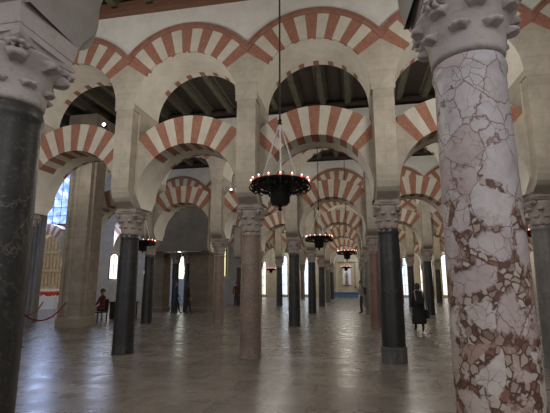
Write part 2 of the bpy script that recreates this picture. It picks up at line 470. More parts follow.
def arch_upper_mb(par, seed):
    rnd = random.Random(seed); m = MB(); st = R_(8.5)
    lim = 6.5
    bounds = []; k = -lim
    while k <= lim+.01: bounds.append(k*st + rnd.uniform(-.006,.006)); k += 1
    low = [bounds[-1] + (PI/2-bounds[-1])*q/6 for q in range(1, 7)]
    angs = [(-a, None) for a in reversed(low)] + [(b, 1) for b in bounds] + [(a, None) for a in low]
    nl = len(low)
    def io(a):
        s = abs(math.sin(a)); ro = min(UO, HALF/s) if s > 1e-6 else UO
        return (UR*math.sin(a), UC+UR*math.cos(a)), (ro*math.sin(a), UC+ro*math.cos(a))
    for q in range(len(angs)-1):
        a, b = angs[q][0], angs[q+1][0]; vous = angs[q][1] and angs[q+1][1]; mi = 2
        if vous: mi = (q-nl) % 2
        ns = 3 if vous else 2
        for w in range(ns):
            a1 = a + (b-a)*w/ns; b1 = a + (b-a)*(w+1)/ns
            (ix, iz), (ox, oz) = io(a1); (jx, jz), (px, pz) = io(b1)
            for y in (-TU, TU): m.poly([(ix,y,iz),(ox,y,oz),(px,y,pz),(jx,y,jz)], mi)
            m.poly([(ox,-TU,oz),(ox,TU,oz),(px,TU,pz),(px,-TU,pz)], mi)
            e1 = -TU + .07 + rnd.uniform(-.035,.035)
            for y0, y1, mm in ((-TU, e1, mi if vous else 3), (e1, TU, 3)):
                m.poly([(ix,y0,iz),(jx,y0,jz),(jx,y1,jz),(ix,y1,iz)], mm)
        if vous and mi == 0:      # small brick ends showing at the far edge of the soffit
            am = (a+b)/2; da = (b-a)*.36; r = UR-.004
            m.poly([(r*math.sin(am-da), TU-.20, UC+r*math.cos(am-da)), (r*math.sin(am+da), TU-.20, UC+r*math.cos(am+da)),
                    (r*math.sin(am+da), TU-.003, UC+r*math.cos(am+da)), (r*math.sin(am-da), TU-.003, UC+r*math.cos(am-da))], 0)
    return m
def moulding_mb():
    m = MB(); am = math.asin(HALF/UO); n = 28
    for side in (-1, 1):
        for (r0, r1, yy) in ((UO, UM-.05, TU+.025), (UM-.05, UM, TU+.055)):
            for q in range(n):
                a, b = -am + 2*am*q/n, -am + 2*am*(q+1)/n
                def pt(r, a):
                    x = r*math.sin(a); z = UC + r*math.cos(a)
                    if abs(x) > HALF: x = math.copysign(HALF, x); z = UC + math.sqrt(r*r-HALF*HALF)
                    return x, z
                (ax, az), (bx, bz), (cx, cz), (dx, dz) = pt(r0, a), pt(r0, b), pt(r1, b), pt(r1, a)
                y0, y1 = side*TU, side*yy
                m.poly([(ax,y1,az),(bx,y1,bz),(cx,y1,cz),(dx,y1,dz)]); m.poly([(ax,y0,az),(bx,y0,bz),(bx,y1,bz),(ax,y1,az)])
                m.poly([(dx,y0,dz),(cx,y0,cz),(cx,y1,cz),(dx,y1,dz)])
    return m
def ytap(z):
    k = max(0.0, min(1.0, (z-Z_IMP)/.30)); k = k*k*(3-2*k)*.5 + k*.5
    return .275 + (TL-.275)*k
def pier_mb(off):
    m = MB()
    prof = [(.28, 0), (.36, .05), (.45, .11), (.52, .19), (.57, .30), (TP, .42)]     # convex corbel carrying the pilaster strip
    for (y0, z0), (y1, z1) in zip(prof, prof[1:]): m.box((0, 0, Z_IMP+z0), (.215, y0, z1-z0), 0, (.215, y1))
    for q in range(6): z0, z1 = Z_IMP+q*.05, Z_IMP+(q+1)*.05; m.box((0, off, z0), (.25, ytap(z0)+.004, z1-z0), 0, (.25, ytap(z1)+.004))
    m.box((0, off, Z_IMP+.3), (.25, TL+.004, UC-.14-Z_IMP-.3))
    m.box((0,0,Z_IMP+.42), (.215, TP, UC-.14-Z_IMP-.42))
    m.box((0,0,UC-.14), (.25, TP+.012, .14))
    return m
AOFF = .17
aproto = {}
def bay(i, r, lab, lower=True, upper=True):
    """arches of the bay between columns i and i+1"""
    par = (i + r) % 2; c = L2W(i, r, HALF, 0, 0)
    for kind, fn, mats in (('horseshoe_arch', arch_lower_mb, [REDV, WHITEV, STONE, SOFF]), ('round_arch', arch_upper_mb, [REDV, WHITEV, STONE, SOFF])):
        if kind == 'horseshoe_arch' and not lower or kind == 'round_arch' and not upper: continue
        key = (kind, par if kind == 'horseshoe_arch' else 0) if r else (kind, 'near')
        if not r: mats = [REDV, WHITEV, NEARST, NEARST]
        if key not in aproto:
            o = fn(par, 11+par).build(kind, mats)
            if kind == 'round_arch': moulding_mb().build('moulding', MOULD, o)
            aproto[key] = o
        else: o = copy_tree(aproto[key])
        o.name = kind; o.location = L2W(i, r, HALF, AOFF if r else 0, 0) if kind == 'horseshoe_arch' else c; o.rotation_euler.z = rot(r)
        o.scale.x = 1.008 if r == 0 else 1
        word = 'lower' if kind == 'horseshoe_arch' else 'upper'
        tag(o, f'striped {word} arch {lab}', 'arch', f'striped {word} arches of the hall')
def pier(i, r, lab):
    key = ('pier', r == 0)
    if key not in aproto:
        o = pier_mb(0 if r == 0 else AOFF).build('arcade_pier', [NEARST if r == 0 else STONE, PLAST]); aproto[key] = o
    else: o = copy_tree(aproto[key])
    o.location = P(i, r); o.rotation_euler.z = rot(r); o.name = 'arcade_pier'
    tag(o, f'stone pier between arches {lab}', 'pier', 'stone piers of the arcades')
def upper_wall(r, i0, i1, name):
    m = MB(); n = 14; TW = TU-.02
    for i in range(i0, i1):
        for q in range(n):
            xa, xb = -HALF + BAY*q/n, -HALF + BAY*(q+1)/n
            za, zb = UC+math.sqrt(UO*UO-xa*xa), UC+math.sqrt(UO*UO-xb*xb)
            ox = (i+.5)*BAY
            for y in (-TW, TW): m.poly([(ox+xa,y,za),(ox+xb,y,zb),(ox+xb,y,ZW),(ox+xa,y,ZW)])
            m.poly([(ox+xa,-TW,za),(ox+xa,TW,za),(ox+xb,TW,zb),(ox+xb,-TW,zb)])
            m.poly([(ox+xa,-TW,ZW),(ox+xa,TW,ZW),(ox+xb,TW,ZW),(ox+xb,-TW,ZW)])
    o = m.build(name, PLAST, None, False, P(0, r), rot(r)); struct(o)
    # timber cornice on both faces
    for s in (-1, 1):
        c = MB(); L = (i1-i0)*BAY/2; cx = (i0+i1)/2*BAY
        if r < 2: c.box((cx, s*(TW+.09), ZW-.02), (L, .09, .12))
        c.box((cx, s*(TW+.12), ZW+.10), (L, .12, .10))
        t = c.build('trim_1', FASCIA if r < 2 else PLANKW, None, False, P(0, r), rot(r)); struct(t)

def ceiling(r0, i0, i1):
    """nave between row r0 and r0+1"""
    m = MB(); xs, xe = i0*BAY, i1*BAY
    m.box(((xs+xe)/2, NAVE/2, ZW+.36), ((xe-xs)/2, NAVE/2, .12))
    o = m.build('ceiling', PLANKW, None, False, P(0, r0), ROT); struct(o)
    b = MB(); b.box((0, NAVE/2, ZW+.16), (.12, NAVE/2-.75, .2)); b.box((0, NAVE/2, ZW+.10), (.09, NAVE/2-.75, .07)); b.box((0, NAVE/2, ZW+.31), (.19, NAVE/2-.75, .05))
    bo = None; x = xs + .3; n = 0
    while x < xe - .2:
        if bo is None: bo = b.build('beam', BEAMW, o); q = bo
        else: q = bo.copy(); C.objects.link(q)
        q.parent = o; q.location = (x, 0, 0); x += .92; n += 1

# ------------------------------------------------------------------ hall layout
RANGE = {0: (0, 1), 1: (-3, 2), 2: (-3, 3), 3: (-3, 4), 4: (-2, 5), 5: (-2, 6), 6: (-1, 7)}
ROWLAB = {1: 'in the nearest full arcade', 2: 'in the second arcade back', 3: 'in the third arcade back', 4: 'in the fourth arcade back', 5: 'in the fifth arcade back', 6: 'in the farthest arcade'}
COLS = {
 (0,0): ('acanthus', BLACKM, CAPPALE, 'huge black veined marble column filling the left edge of the view', dict(rb=.225, rt=.20, zs=2.70, za=3.12)),
 (1,0): ('bold', BRECCIA, CAPPALE, 'huge pink and white breccia marble column in the right foreground', dict(rb=.216, rt=.196, zs=2.84)),
 (-1,1): ('plain', DARKM, CAPST, 'dark grey marble column of the nearest full arcade, left of the hanging lamps', {}),
 (0,1): ('plain', BROWNM, CAPST, 'brown speckled marble column left of the largest hanging lamp', {}),
 (1,1): ('plain', DARKM, CAPST, 'near black marble column on a grey base, beside the woman in black', dict(rb=.235, rt=.215, base=True)),
 (2,1): ('plain', GREYM, CAPST, 'grey column at the right edge, partly behind the pink breccia column', {}),
 (-2,1): ('plain', GREYM, CAPST, 'grey column mostly hidden behind the huge black column', {}),
}
matcycle = {(-3,2): GREYM, (-2,2): DARKM, (-1,2): BROWNM, (0,2): BLACKM, (1,2): REDM, (2,2): GREYM, (3,2): GREYM,
            (0,3): DARKM, (1,3): BLACKM if False else GREYM, (2,3): DARKM, (0,4): BLACKM, (-1,4): BLACKM}
colname = {id(BLACKM): 'black', id(DARKM): 'dark grey', id(GREYM): 'grey', id(BROWNM): 'brown', id(REDM): 'reddish brown'}
SKIPCOL = {(-3,2), (-2,3), (-3,3)}
for r, (a, b) in RANGE.items():
    for n, i in enumerate(range(a, b+1)):
        if (i, r) in SKIPCOL: continue
        if (i, r) in COLS:
            st, mt, cm, lab, kw = COLS[(i, r)]
            column(i, r, st, mt, cm, lab, None, **kw)
        else:
            mt = matcycle.get((i, r)) or [DARKM, GREYM, BLACKM, BROWNM][(i*3 + r*5) % 4]
            cn = colname[id(mt)]
            column(i, r, 'plain', mt, CAPST, f'{cn} marble column {ROWLAB[r]}, {ORD[n+1]} from its left', f'marble columns of the deeper arcades', rb=.22, rt=.195)
        pass
for r, (a, b) in RANGE.items():
    for n, i in enumerate(range(a, b+1)):
        if False: pass
        where = f'{ROWLAB[r]}, {ORD[n+1]} from its left' if r else f'above the huge {"black column at left" if i == 0 else "pink breccia column at right"}'
        pier(i, r, where)
    lo, hi = (a-1, b+1) if r not in (2,) else (a, b+1)
    for n, i in enumerate(range(lo, hi)):
        if r == 0: where = ['at the top left corner', 'over the two huge foreground columns', 'at the top right corner'][n]
        else: where = f'{ROWLAB[r]}, {ORD[n+1]} from its left'
        bay(i, r, where)
    upper_wall(r, lo, hi, f'wall_{r}')
for r in range(0, 6):
    a = min(RANGE[r][0], RANGE[r+1][0]) - 1; a = -3 if r in (2, 3) else a; b = max(RANGE[r][1], RANGE[r+1][1]) + 1
    ceiling(r, a, b)
ceiling(6, -2, 8)

# floor
m = MB(); m.box((0, 28, -.2), (45, 36, .2)); fl = m.build('floor', FLOORM); struct(fl)

# ------------------------------------------------------------------ walls of the deep hall
def wall_local(name, p0, p1, z0, z1, th, mat, holes=()):
    """straight wall from p0 to p1 (2-D), thickness th going away from camera; holes=(s0,s1,z0,z1) rectangles"""
    p0 = Vector((p0[0], p0[1], 0)); p1 = Vector((p1[0], p1[1], 0)); d = (p1-p0); L = d.length
    m = MB(); xs = sorted({0, L, *[h[0] for h in holes], *[h[1] for h in holes]}); zs = sorted({z0, z1, *[h[2] for h in holes], *[h[3] for h in holes]})
    for a, b in zip(xs, xs[1:]):
        for c, e in zip(zs, zs[1:]):
            if any(h[0] <= a+1e-6 and b <= h[1]+1e-6 and h[2] <= c+1e-6 and e <= h[3]+1e-6 for h in holes): continue
            m.box(((a+b)/2, th/2, c), ((b-a)/2, th/2, e-c))
    o = m.build(name, mat, None, False, p0, math.atan2(d.y, d.x), merge=False); return struct(o)

DAY = emit('daylight_white', (.80,.90,1.0), 1.05)
DAYW = emit('daylight_warm', (1.0,.93,.82), .95)
DAYW2 = emit('daylight_cream', (1.0,.90,.78), 1.4)
YEL = emit('daylight_yellow', (1.0,.86,.45), 1.0)
GREENW = emit('daylight_greenish', (.95,1.0,.84), 3.0)
BLUEG = emit('blue_stained_glass', (.22,.38,1.0), 1.3)
_nt = BLUEG.node_tree; _v = coords(_nt); _o = N_(_nt, 'ShaderNodeTexVoronoi'); _o.inputs['Scale'].default_value = 2.6; _nt.links.new(_v, _o.inputs['Vector'])
_c = ramp(_nt, _o.outputs['Color'], [(.2, (.16,.30,.95)), (.5, (.30,.50,1.0)), (.8, (.75,.85,1.0))]); _nt.links.new(_c, _nt.nodes['Principled BSDF'].inputs['Emission Color'])
ORG = emit('warm_lit_glass', (1.0,.62,.30), 1.3)
GILT2 = mottled('pale_gilt_screen', (.42,.32,.18), (.80,.68,.45), 6, .6, .6, (.25,.14,.07))
FRAME = plain('dark_window_frame', (.05,.045,.04), .6)

def arched_panel(name, p, w, h, mat, rz=ROT, th=.06, parts=True, pointed=False, kind=None, bars=1, rows=2):
    """arched lit window standing on point p: glass, frame"""
    m = MB(); n = 12; r = w/2; hs = h - (r if not pointed else r*1.8)
    outl = [(-r, 0), (r, 0), (r, hs)]
    for q in range(1, n):
        a = PI*q/n; x = r*math.cos(a); z = math.sin(a)*r
        if pointed: z = r*1.8*math.sqrt(max(0, 1-abs(math.cos(a))**1.4))
        outl.append((x, hs+z))
    outl.append((-r, hs))
    m.poly([(x, 0, z) for x, z in outl]); m.poly([(x, th, z) for x, z in reversed(outl)])
    for k in range(len(outl)):
        a, b = outl[k], outl[(k+1) % len(outl)]; m.poly([(a[0],0,a[1]),(a[0],th,a[1]),(b[0],th,b[1]),(b[0],0,b[1])])
    o = m.build(name, mat, None, False, p, rz)
    f = MB(); pts = [(x, -.02, z) for x, z in outl] + [(outl[0][0], -.02, outl[0][1])]
    f.tube(pts, .05, 6)
    for k in range(1, bars+1):
        x = -r + w*k/(bars+1); f.tube([(x, -.02, 0), (x, -.02, hs + (h-hs)*.8*(1-abs(x)/r))], .022, 6)
    for k in range(1, rows+1): f.tube([(-r, -.02, hs*k/(rows+.5)), (r, -.02, hs*k/(rows+.5))], .022, 6)
    f.build('window_frame', FRAME, o)
    return struct(o)

# end wall behind the farthest arcade, with tall daylit openings
q0, q1 = L2W(-4, 7, 0, 0, 0), L2W(16, 7, 0, 0, 0)
wall_local('wall_back', q0, q1, 0, 8.5, .5, BROWNW)
def on_line(px, r):            # point of row line r on the photo column px (floor level)
    a, b = L2W(0, r, 0, 0, 0), D; k = (px-275)/418.0
    s = (k*a.y - a.x)/(b.x - k*b.y); return a + b*s
wn = 1
for px, w, h, mt in ((263, .8, 4.0, DAYW), (284, .9, 4.6, DAY), (309, 1.15, 5.0, DAY), (322, .6, 4.6, DAY), (405, .7, 4.2, DAY), (427, 1.4, 5.6, DAYW), (447, 1.0, 4.5, DAYW)):
    p = on_line(px, 6.98); p.z = .25
    arched_panel(f'window_{wn}', p, w, h, mt, bars=1, rows=3); wn += 1

# white stone portal and altar seen down the central aisle
c = on_line(346, 6.45)
m = MB(); n = 24; ri, ro, hs = 1.35, 1.72, 3.7
outl = [(-1, 0, 0)] + [(-math.cos(PI*q/n), math.sin(PI*q/n), 1) for q in range(n+1)] + [(1, 0, 0)]
def pp(r, o): return (o[0]*r, (hs if o[2] else 0) + (o[1]*r if o[2] else 0))
for k in range(len(outl)-1):
    (ax, az), (bx, bz), (cx, cz), (dx, dz) = pp(ri, outl[k]), pp(ri, outl[k+1]), pp(ro, outl[k+1]), pp(ro, outl[k])
    for y in (-.25, .25): m.poly([(ax,y,az),(bx,y,bz),(cx,y,cz),(dx,y,dz)])
    m.poly([(ax,-.25,az),(bx,-.25,bz),(bx,.25,bz),(ax,.25,az)]); m.poly([(dx,-.25,dz),(cx,-.25,cz),(cx,.25,cz),(dx,.25,dz)])
LIME = mottled('white_limewash', (.78,.77,.74), (.86,.85,.83), 2, .9)
o = m.build('stone_portal', LIME, None, False, c, ROT); tag(o, 'white stone portal arch at the far end of the central aisle', 'portal')
for s in (-1, 1):
    k = MB(); k.box((s*(ri+ro)/2, 0, 0), (.26, .32, .35)); k.build('plinth', LIME, o)
    k = MB(); k.box((s*(ri+ro)/2, 0, hs-.15), (.26, .32, .18)); k.build('impost', LIME, o)
ca = on_line(347, 6.85)
al = empty('altar', ca, ROT); tag(al, 'small stepped altar with pale niche framed by the far portal', 'altar')
m = MB(); m.box((0,0,0), (1.5,.3,.5)); m.box((0,0,.5), (1.6,.35,.08)); m.build('altar_table', mottled('blue_altar_table', (.07,.11,.19), (.11,.16,.25), 4), al)  # whole table in one mottled blue
m = MB(); m.box((0,.12,.58), (1.3,.12,3.4)); m.box((-1.1,0,.58), (.12,.14,3.4)); m.box((1.1,0,.58), (.12,.14,3.4)); m.box((0,0,3.98), (1.45,.22,.25)); m.build('retable', BROWNW, al)
m = MB(); m.box((0,-.05,1.4), (.45,.07,1.9)); m.lathe([(.45,0),(.45,.04)], 20, (0,-.05,3.3)); ni = m.build('niche', LIME, al)
m = MB(); m.lathe([(.16,0),(.2,.2),(.13,.7),(.17,.95),(.09,1.1),(.11,1.25),(.05,1.35)], 14, (0,-.22,1.42)); m.build('statue', mottled('dark_red_statue', (.25,.08,.07), (.4,.2,.15), 6), al)

# left back wall with small lit windows and a pale door
q0, q1 = L2W(-12, 4.35, 0, 0, 0), L2W(-2, 4.35, -.3, 0, 0)
wall_local('wall_left', q0, q1, 0, 12.5, .5, GREYW)
def wwin(px, w, z0, h, mt, **k):
    global wn
    p = on_line(px, 4.33); p.z = z0; arched_panel(f'window_{wn}', p, w, h, mt, **k); wn += 1
wwin(178, .95, 1.9, 2.3, GREENW, pointed=True, rows=0, bars=0)
wwin(211, .42, 2.1, 1.9, YEL, bars=0, rows=1)
wwin(224, .30, 2.1, 2.5, YEL, bars=0, rows=1)
wwin(112.7, .78, 1.9, 2.1, DAYW2, bars=1, rows=1)
DOORM = mottled('blue_lit_door', (.34,.42,.56), (.44,.52,.66), 3, .6)  # bluish light of the doorway put into the door colour
p = on_line(178, 4.33)
m = MB(); m.box((0,.03,0), (.62,.04,1.85)); d1 = struct(m.build('door_1', DOORM, None, False, p, ROT))
k = MB(); 
for s in (-1, 1): k.box((s*.32, -.02, .15), (.22, .02, .7)); k.box((s*.32, -.02, 1.0), (.22, .02, .7))
k.build('door_panel', DOORM, d1)
k = MB(); k.ball((.08,-.06,.95), .04); k.build('door_handle', BRASS, d1)

# broad masonry piers and the blocked arch of the third arcade
def stone_block(i, r, xa, xb, ya, yb, h, mat, label, name='stone_pier'):
    t = empty(name, L2W(i, r, (xa+xb)/2, (ya+yb)/2, 0), ROT); hx, hy = (xb-xa)/2, (yb-ya)/2
    m = MB(); m.box((0,0,0), (hx+.06, hy+.06, .22)); m.box((0,0,.22), (hx+.06, hy+.06, .06), 0, (hx, hy)); m.build('plinth', mat, t)
    m = MB(); m.box((0,0,.28), (hx, hy, h-.28-.2)); m.build('body', mat, t)
    m = MB(); m.box((0,0,h-.2), (hx, hy, .08), 0, (hx+.07, hy+.07)); m.box((0,0,h-.12), (hx+.07, hy+.07, .12)); m.build('cornice', mat, t)
    tag(t, label, 'pier'); return t
DBLOCK = blocks('dark_masonry', (.21,.165,.12), (.18,.145,.105), (.13,.105,.08))
stone_block(-2, 3, -.85, .25, -.45, .45, 3.29, DBLOCK, 'broad brown masonry pier right of the two walking visitors')
stone_block(-3, 3, -.30, .58, -.45, .45, 3.29, DBLOCK, 'broad brown masonry pier left of the two walking visitors')
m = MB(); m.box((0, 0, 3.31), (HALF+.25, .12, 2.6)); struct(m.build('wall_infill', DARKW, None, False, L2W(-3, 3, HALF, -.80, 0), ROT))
for s, lb in ((-.36, 'slender dark column in the narrow bright doorway, left one of the pair'), (.36, 'slender dark column in the narrow bright doorway, right one of the pair')):
    o = column(0, 3, 'plain', BLACKM, CAPST, lb, None, rb=.19, rt=.17); o.location = L2W(-3, 3, HALF+s+.0, 0, 0)

# the great pier and pointed arch at the left
GP = at(78, 327, 15.0)
PIERST = blocks('weathered_pier_blocks', (.36,.32,.26), (.32,.28,.23), (.25,.22,.18), .7, .4)
t = empty('great_pier', (GP.x-.38, GP.y+.62, 0), ROT)
m = MB(); m.box((0,0,0), (.49,.50,.30)); m.box((0,0,.30), (.49,.50,.10), 0, (.44,.45)); m.build('plinth', PIERST, t)
m = MB(); m.box((0,0,.40), (.44,.45,6.4)); 
for sx in (-.36, -.12): m.tube([(sx, -.45, .4), (sx, -.45, 6.8)], .08, 10)
m.tube([(.44, -.2, .4), (.44, -.2, 6.8)], .06, 10); m.build('body', PIERST, t)
m = MB(); m.box((0,0,6.8), (.46,.47,.3), 0, (.6,.6)); m.box((0,0,7.1), (.6,.6,.9)); m.build('capital', PIERST, t)
tag(t, 'great square pier with shafts beside the pointed chapel arch', 'pier')

ap = on_line(60, 2.03); AX = -9.15; sh = ap
pw = L2W(-3, 2, 0, 0, 0)
# wall with pointed opening, local x measured from the opening's middle
mid = on_line(55, 2.0); mid = L2W(0, 2, 0, 0, 0) + D*((mid - L2W(0,2,0,0,0)).dot(D))
m = MB(); hw, zs, za, top = .80, 5.1, 6.6, 8.3
prof = [(-hw, 0), (-hw, zs)]
nq = 12
for q in range(1, nq+1):
    t_ = q/nq; prof.append((-hw + hw*(1-math.cos(t_*PI/2))**1.0, zs + (za-zs)*math.sin(t_*PI/2)**.85))
full = prof + [(-x, z) for x, z in reversed(prof[:-1])]
for k in range(len(full)-1):
    (ax, az), (bx, bz) = full[k], full[k+1]
    for y in (-.14, .14):
        if abs(ax-bx) > 1e-6: m.poly([(ax,y,az),(bx,y,bz),(bx,y,top),(ax,y,top)])
    m.poly([(ax,-.14,az),(bx,-.14,bz),(bx,.14,bz),(ax,.14,az)])
m.box((-hw-1.6, 0, 0), (1.6, .14, top)); m.box((hw+.5, 0, 0), (.5, .14, top))
struct(m.build('wall_chapel', STONE, None, False, mid, ROT, merge=False))
g = MB()
for off, rr in ((.07, .07), (.24, .09), (.42, .07)):
    g.tube([(x*(1+off/hw), -.15, z + (off if z > zs else 0)*((z-zs)/(za-zs)*.9 if z > zs else 0)) for x, z in full], rr, 8)
pa = g.build('pointed_arch', GREYW, None, True, mid, ROT); tag(pa, 'moulded grey pointed arch opening on the blue lit chapel', 'arch')
# blue glass window high beyond, gilt altarpiece, flowers
p = on_line(54, 4.33); p.z = 6.6
wbl = arched_panel(f'window_{wn}', p, 4.4, 4.8, BLUEG, bars=5, rows=3); wn += 1
p = on_line(50, 4.22)
t = empty('altarpiece', p, ROT); tag(t, 'tall gilded altarpiece seen through the pointed arch', 'altarpiece')
m = MB(); m.box((0,0,0), (1.5,.35,1.1)); m.build('altar_table', LIME, t)
m = MB(); m.box((0,.1,1.1), (1.5,.1,4.6))
for k in range(5): m.tube([(-1.3+k*.65, -.05, 1.1), (-1.3+k*.65, -.05, 5.6)], .07, 10)
for z in (2.5, 4.0, 5.5): m.box((0,-.02,z), (1.55,.14,.12))
m.build('retable', GILT2, t)
m = MB()
for k in range(4):
    for z in (1.4, 2.8, 4.3): m.lathe([(.09,0),(.13,.15),(.08,.55),(.1,.7),(.05,.85),(.07,.95),(.02,1.02)], 10, (-.97+k*.65, -.08, z))
m.build('statuary', mottled('painted_statuary', (.45,.28,.2), (.75,.62,.4), 8), t)
t = empty('flower_arrangement', at(48, 303, 26), 0); t.location.z = 0; tag(t, 'low bank of red flowers before the gilded altarpiece', 'flowers')
m = MB(); m.box((0,0,0), (.45,.2,.75)); m.build('planter', LIME, t)
m = MB(); rnd = random.Random(3)
for k in range(70): m.ball((rnd.uniform(-.55,.55), rnd.uniform(-.2,.2), .82+rnd.uniform(0,.22)), .06, 6)
m.build('blooms', mottled('red_petals', (.55,.05,.03), (.8,.12,.06), 20), t)
for k, (px, dep, lb) in enumerate(((44, 27.5, 'small striped arch inside the blue lit chapel'),)):
    o = copy_tree(aproto[('horseshoe_arch', 0)]); o.name = 'horseshoe_arch'; q = at(px, 300, dep); o.location = (q.x, q.y, 0); o.rotation_euler.z = ROT; tag(o, lb, 'arch'); 
    if 'group' in o: del o['group']
    for s in (-1, 1):
        o2 = column(0, 3, 'plain', GREYM, CAPST, f'grey column carrying the striped chapel arch, {"left" if s < 0 else "right"} one', None, rb=.22, rt=.195)
        o2.location = Vector((q.x, q.y, .0)) + D*(s*HALF); 
# side walls close the hall
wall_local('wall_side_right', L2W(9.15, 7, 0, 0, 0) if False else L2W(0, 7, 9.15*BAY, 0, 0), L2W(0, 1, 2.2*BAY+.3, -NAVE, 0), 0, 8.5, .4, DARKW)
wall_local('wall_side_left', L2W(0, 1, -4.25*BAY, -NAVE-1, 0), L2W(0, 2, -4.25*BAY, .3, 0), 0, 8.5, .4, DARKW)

# ------------------------------------------------------------------ hanging lamps
def make_chandelier(cable):
    t = empty('hanging_lamp', (0,0,0))
    m = MB(); R0 = .37
    m.lathe([(.13,-.035),(R0-.03,-.015),(R0,.0),(R0+.01,.02),(R0-.01,.035),(.13,.02)], 36)          # dished iron plate
    m.build('ring', IRON, t, True)
    b = MB(); b.lathe([(.02,-.30),(.10,-.285),(.128,-.25),(.132,-.06),(.145,-.03),(.14,.03),(.05,.05)], 24)
    b.lathe([(.005,-.37),(.03,-.345),(.015,-.32),(.035,-.30)], 12); b.build('basket', IRON, t, True)
    s = MB()
    for k in range(16):                                                        # scroll brackets round the rim
        a = 2*PI*k/16; o = Vector((math.cos(a), math.sin(a), 0)); pts = []
        for q in range(10):
            th = -PI*.6 + q/9*1.9*PI; pts.append(o*(R0-.02+.055*math.cos(th)) + Vector((0,0,-.045+.055*math.sin(th))))
        s.tube(pts, .011, 6)
        a2 = a + PI/16; o2 = Vector((math.cos(a2), math.sin(a2), 0)); s.ball(o2*(R0-.02) + Vector((0,0,-.06)), .026, 8)
        s.tube([o2*.15 + Vector((0,0,-.12)), o2*.26 + Vector((0,0,-.10)), o2*(R0-.02) + Vector((0,0,-.045))], .010, 6)
    s.build('scrollwork', IRON, t)
    for k in range(16):
        a = 2*PI*k/16; c = (.385*math.cos(a), .385*math.sin(a), 0)
        g = MB(); g.lathe([(.009,.026),(.014,.034),(.015,.044),(.012,.047)], 10, c); go = g.build('glass_cup', REDGLASS, t)
        f = MB(); f.ball((c[0], c[1], .055), .008, 8, 0, 1.2); f.build('flame', FLAME, go)
    for k in range(3):
        a = 2*PI*k/3 + .55; c = MB(); top = Vector((0,0,.86)); bot = Vector((.30*math.cos(a), .30*math.sin(a), .02))
        n = 9; c.tube([top, bot], .012, 6)
        for q in range(1, n): c.ball(top.lerp(bot, q/n), .016, 6)
        c.build('chain', CHAIN, t)
    h = MB(); h.lathe([(.004,.80),(.03,.84),(.018,.87),(.028,.89),(.006,.93)], 12); h.build('hook', IRON, t)
    h = MB(); h.tube([(0,0,.9), (0,0,cable)], .012, 8); h.build('cable', CORD, t)
    return t
ch0 = make_chandelier(ZW+.2-2.83)
spots = [(280, 184, 5.3, 'largest nearest black iron hanging lamp with red glass cups, above the middle of the floor'),
         (319, 238, 11.9, 'mid sized hanging lamp, second largest, right of the largest lamp'),
         (347, 252, 17.0, 'third hanging lamp with glowing red cups, at the mouth of the central aisle'),
         (143, 242, 13.2, 'hanging lamp half hidden behind the dark column at left'),
         (346, 267, 33.0, 'tiny hanging lamp below and beyond the third hanging lamp'),
         (271, 269, 33.0, 'tiny hanging lamp just right of the brown speckled column'),
         (541, 232, 10.8, 'hanging lamp at the right edge behind the pink breccia column')]
LAMPS = []
for k, (px, py, dep, lb) in enumerate(spots):
    o = ch0 if k == 0 else copy_tree(ch0)
    o.location = at(px, py, dep); o.rotation_euler.z = k*.37
    for chd in o.children:
        if chd.name.startswith('cable'):                      # cable reaches the ceiling beam
            L = (ZW+.14 - o.location.z - .9)/(ZW+.2-2.83-.9); chd.scale.z = L; chd.location.z = .9*(1-L)
    tag(o, lb, 'hanging lamp', 'iron hanging lamps'); LAMPS.append(o.location.copy())

# rope barrier
def stanchion(p, label):
    t = empty('stanchion', (p.x, p.y, 0)); m = MB(); m.lathe([(.16,0),(.16,.02),(.05,.05),(.025,.07)], 20); m.build('base', BRASS, t, True)
    m = MB(); m.lathe([(.022,.06),(.022,.90)], 12); m.build('post', BRASS, t, True); m = MB(); m.ball((0,0,.93), .045); m.build('finial', BRASS, t, True)
    tag(t, label, 'stanchion')
def rope(a, b, sag, label):
    pts = [a.lerp(b, q/16) - Vector((0,0,sag*4*(q/16)*(1-q/16))) for q in range(17)]
    m = MB(); m.tube(pts, .026, 7); tag(m.build('barrier_rope', ROPE, None, True), label, 'rope')
s1 = at(14, 335, 12.2); stanchion(s1, 'brass rope stanchion beside the huge black column')
rope(Vector((GP.x-.50, GP.y-.0, .88)), Vector((s1.x, s1.y, .86)), .48, 'dark red rope sagging from the great pier to the stanchion')
rope(Vector((mid.x-.15, mid.y-.5, .80)), Vector((s1.x-.02, s1.y, .80)), .30, 'thinner dark red rope running back towards the pointed arch')

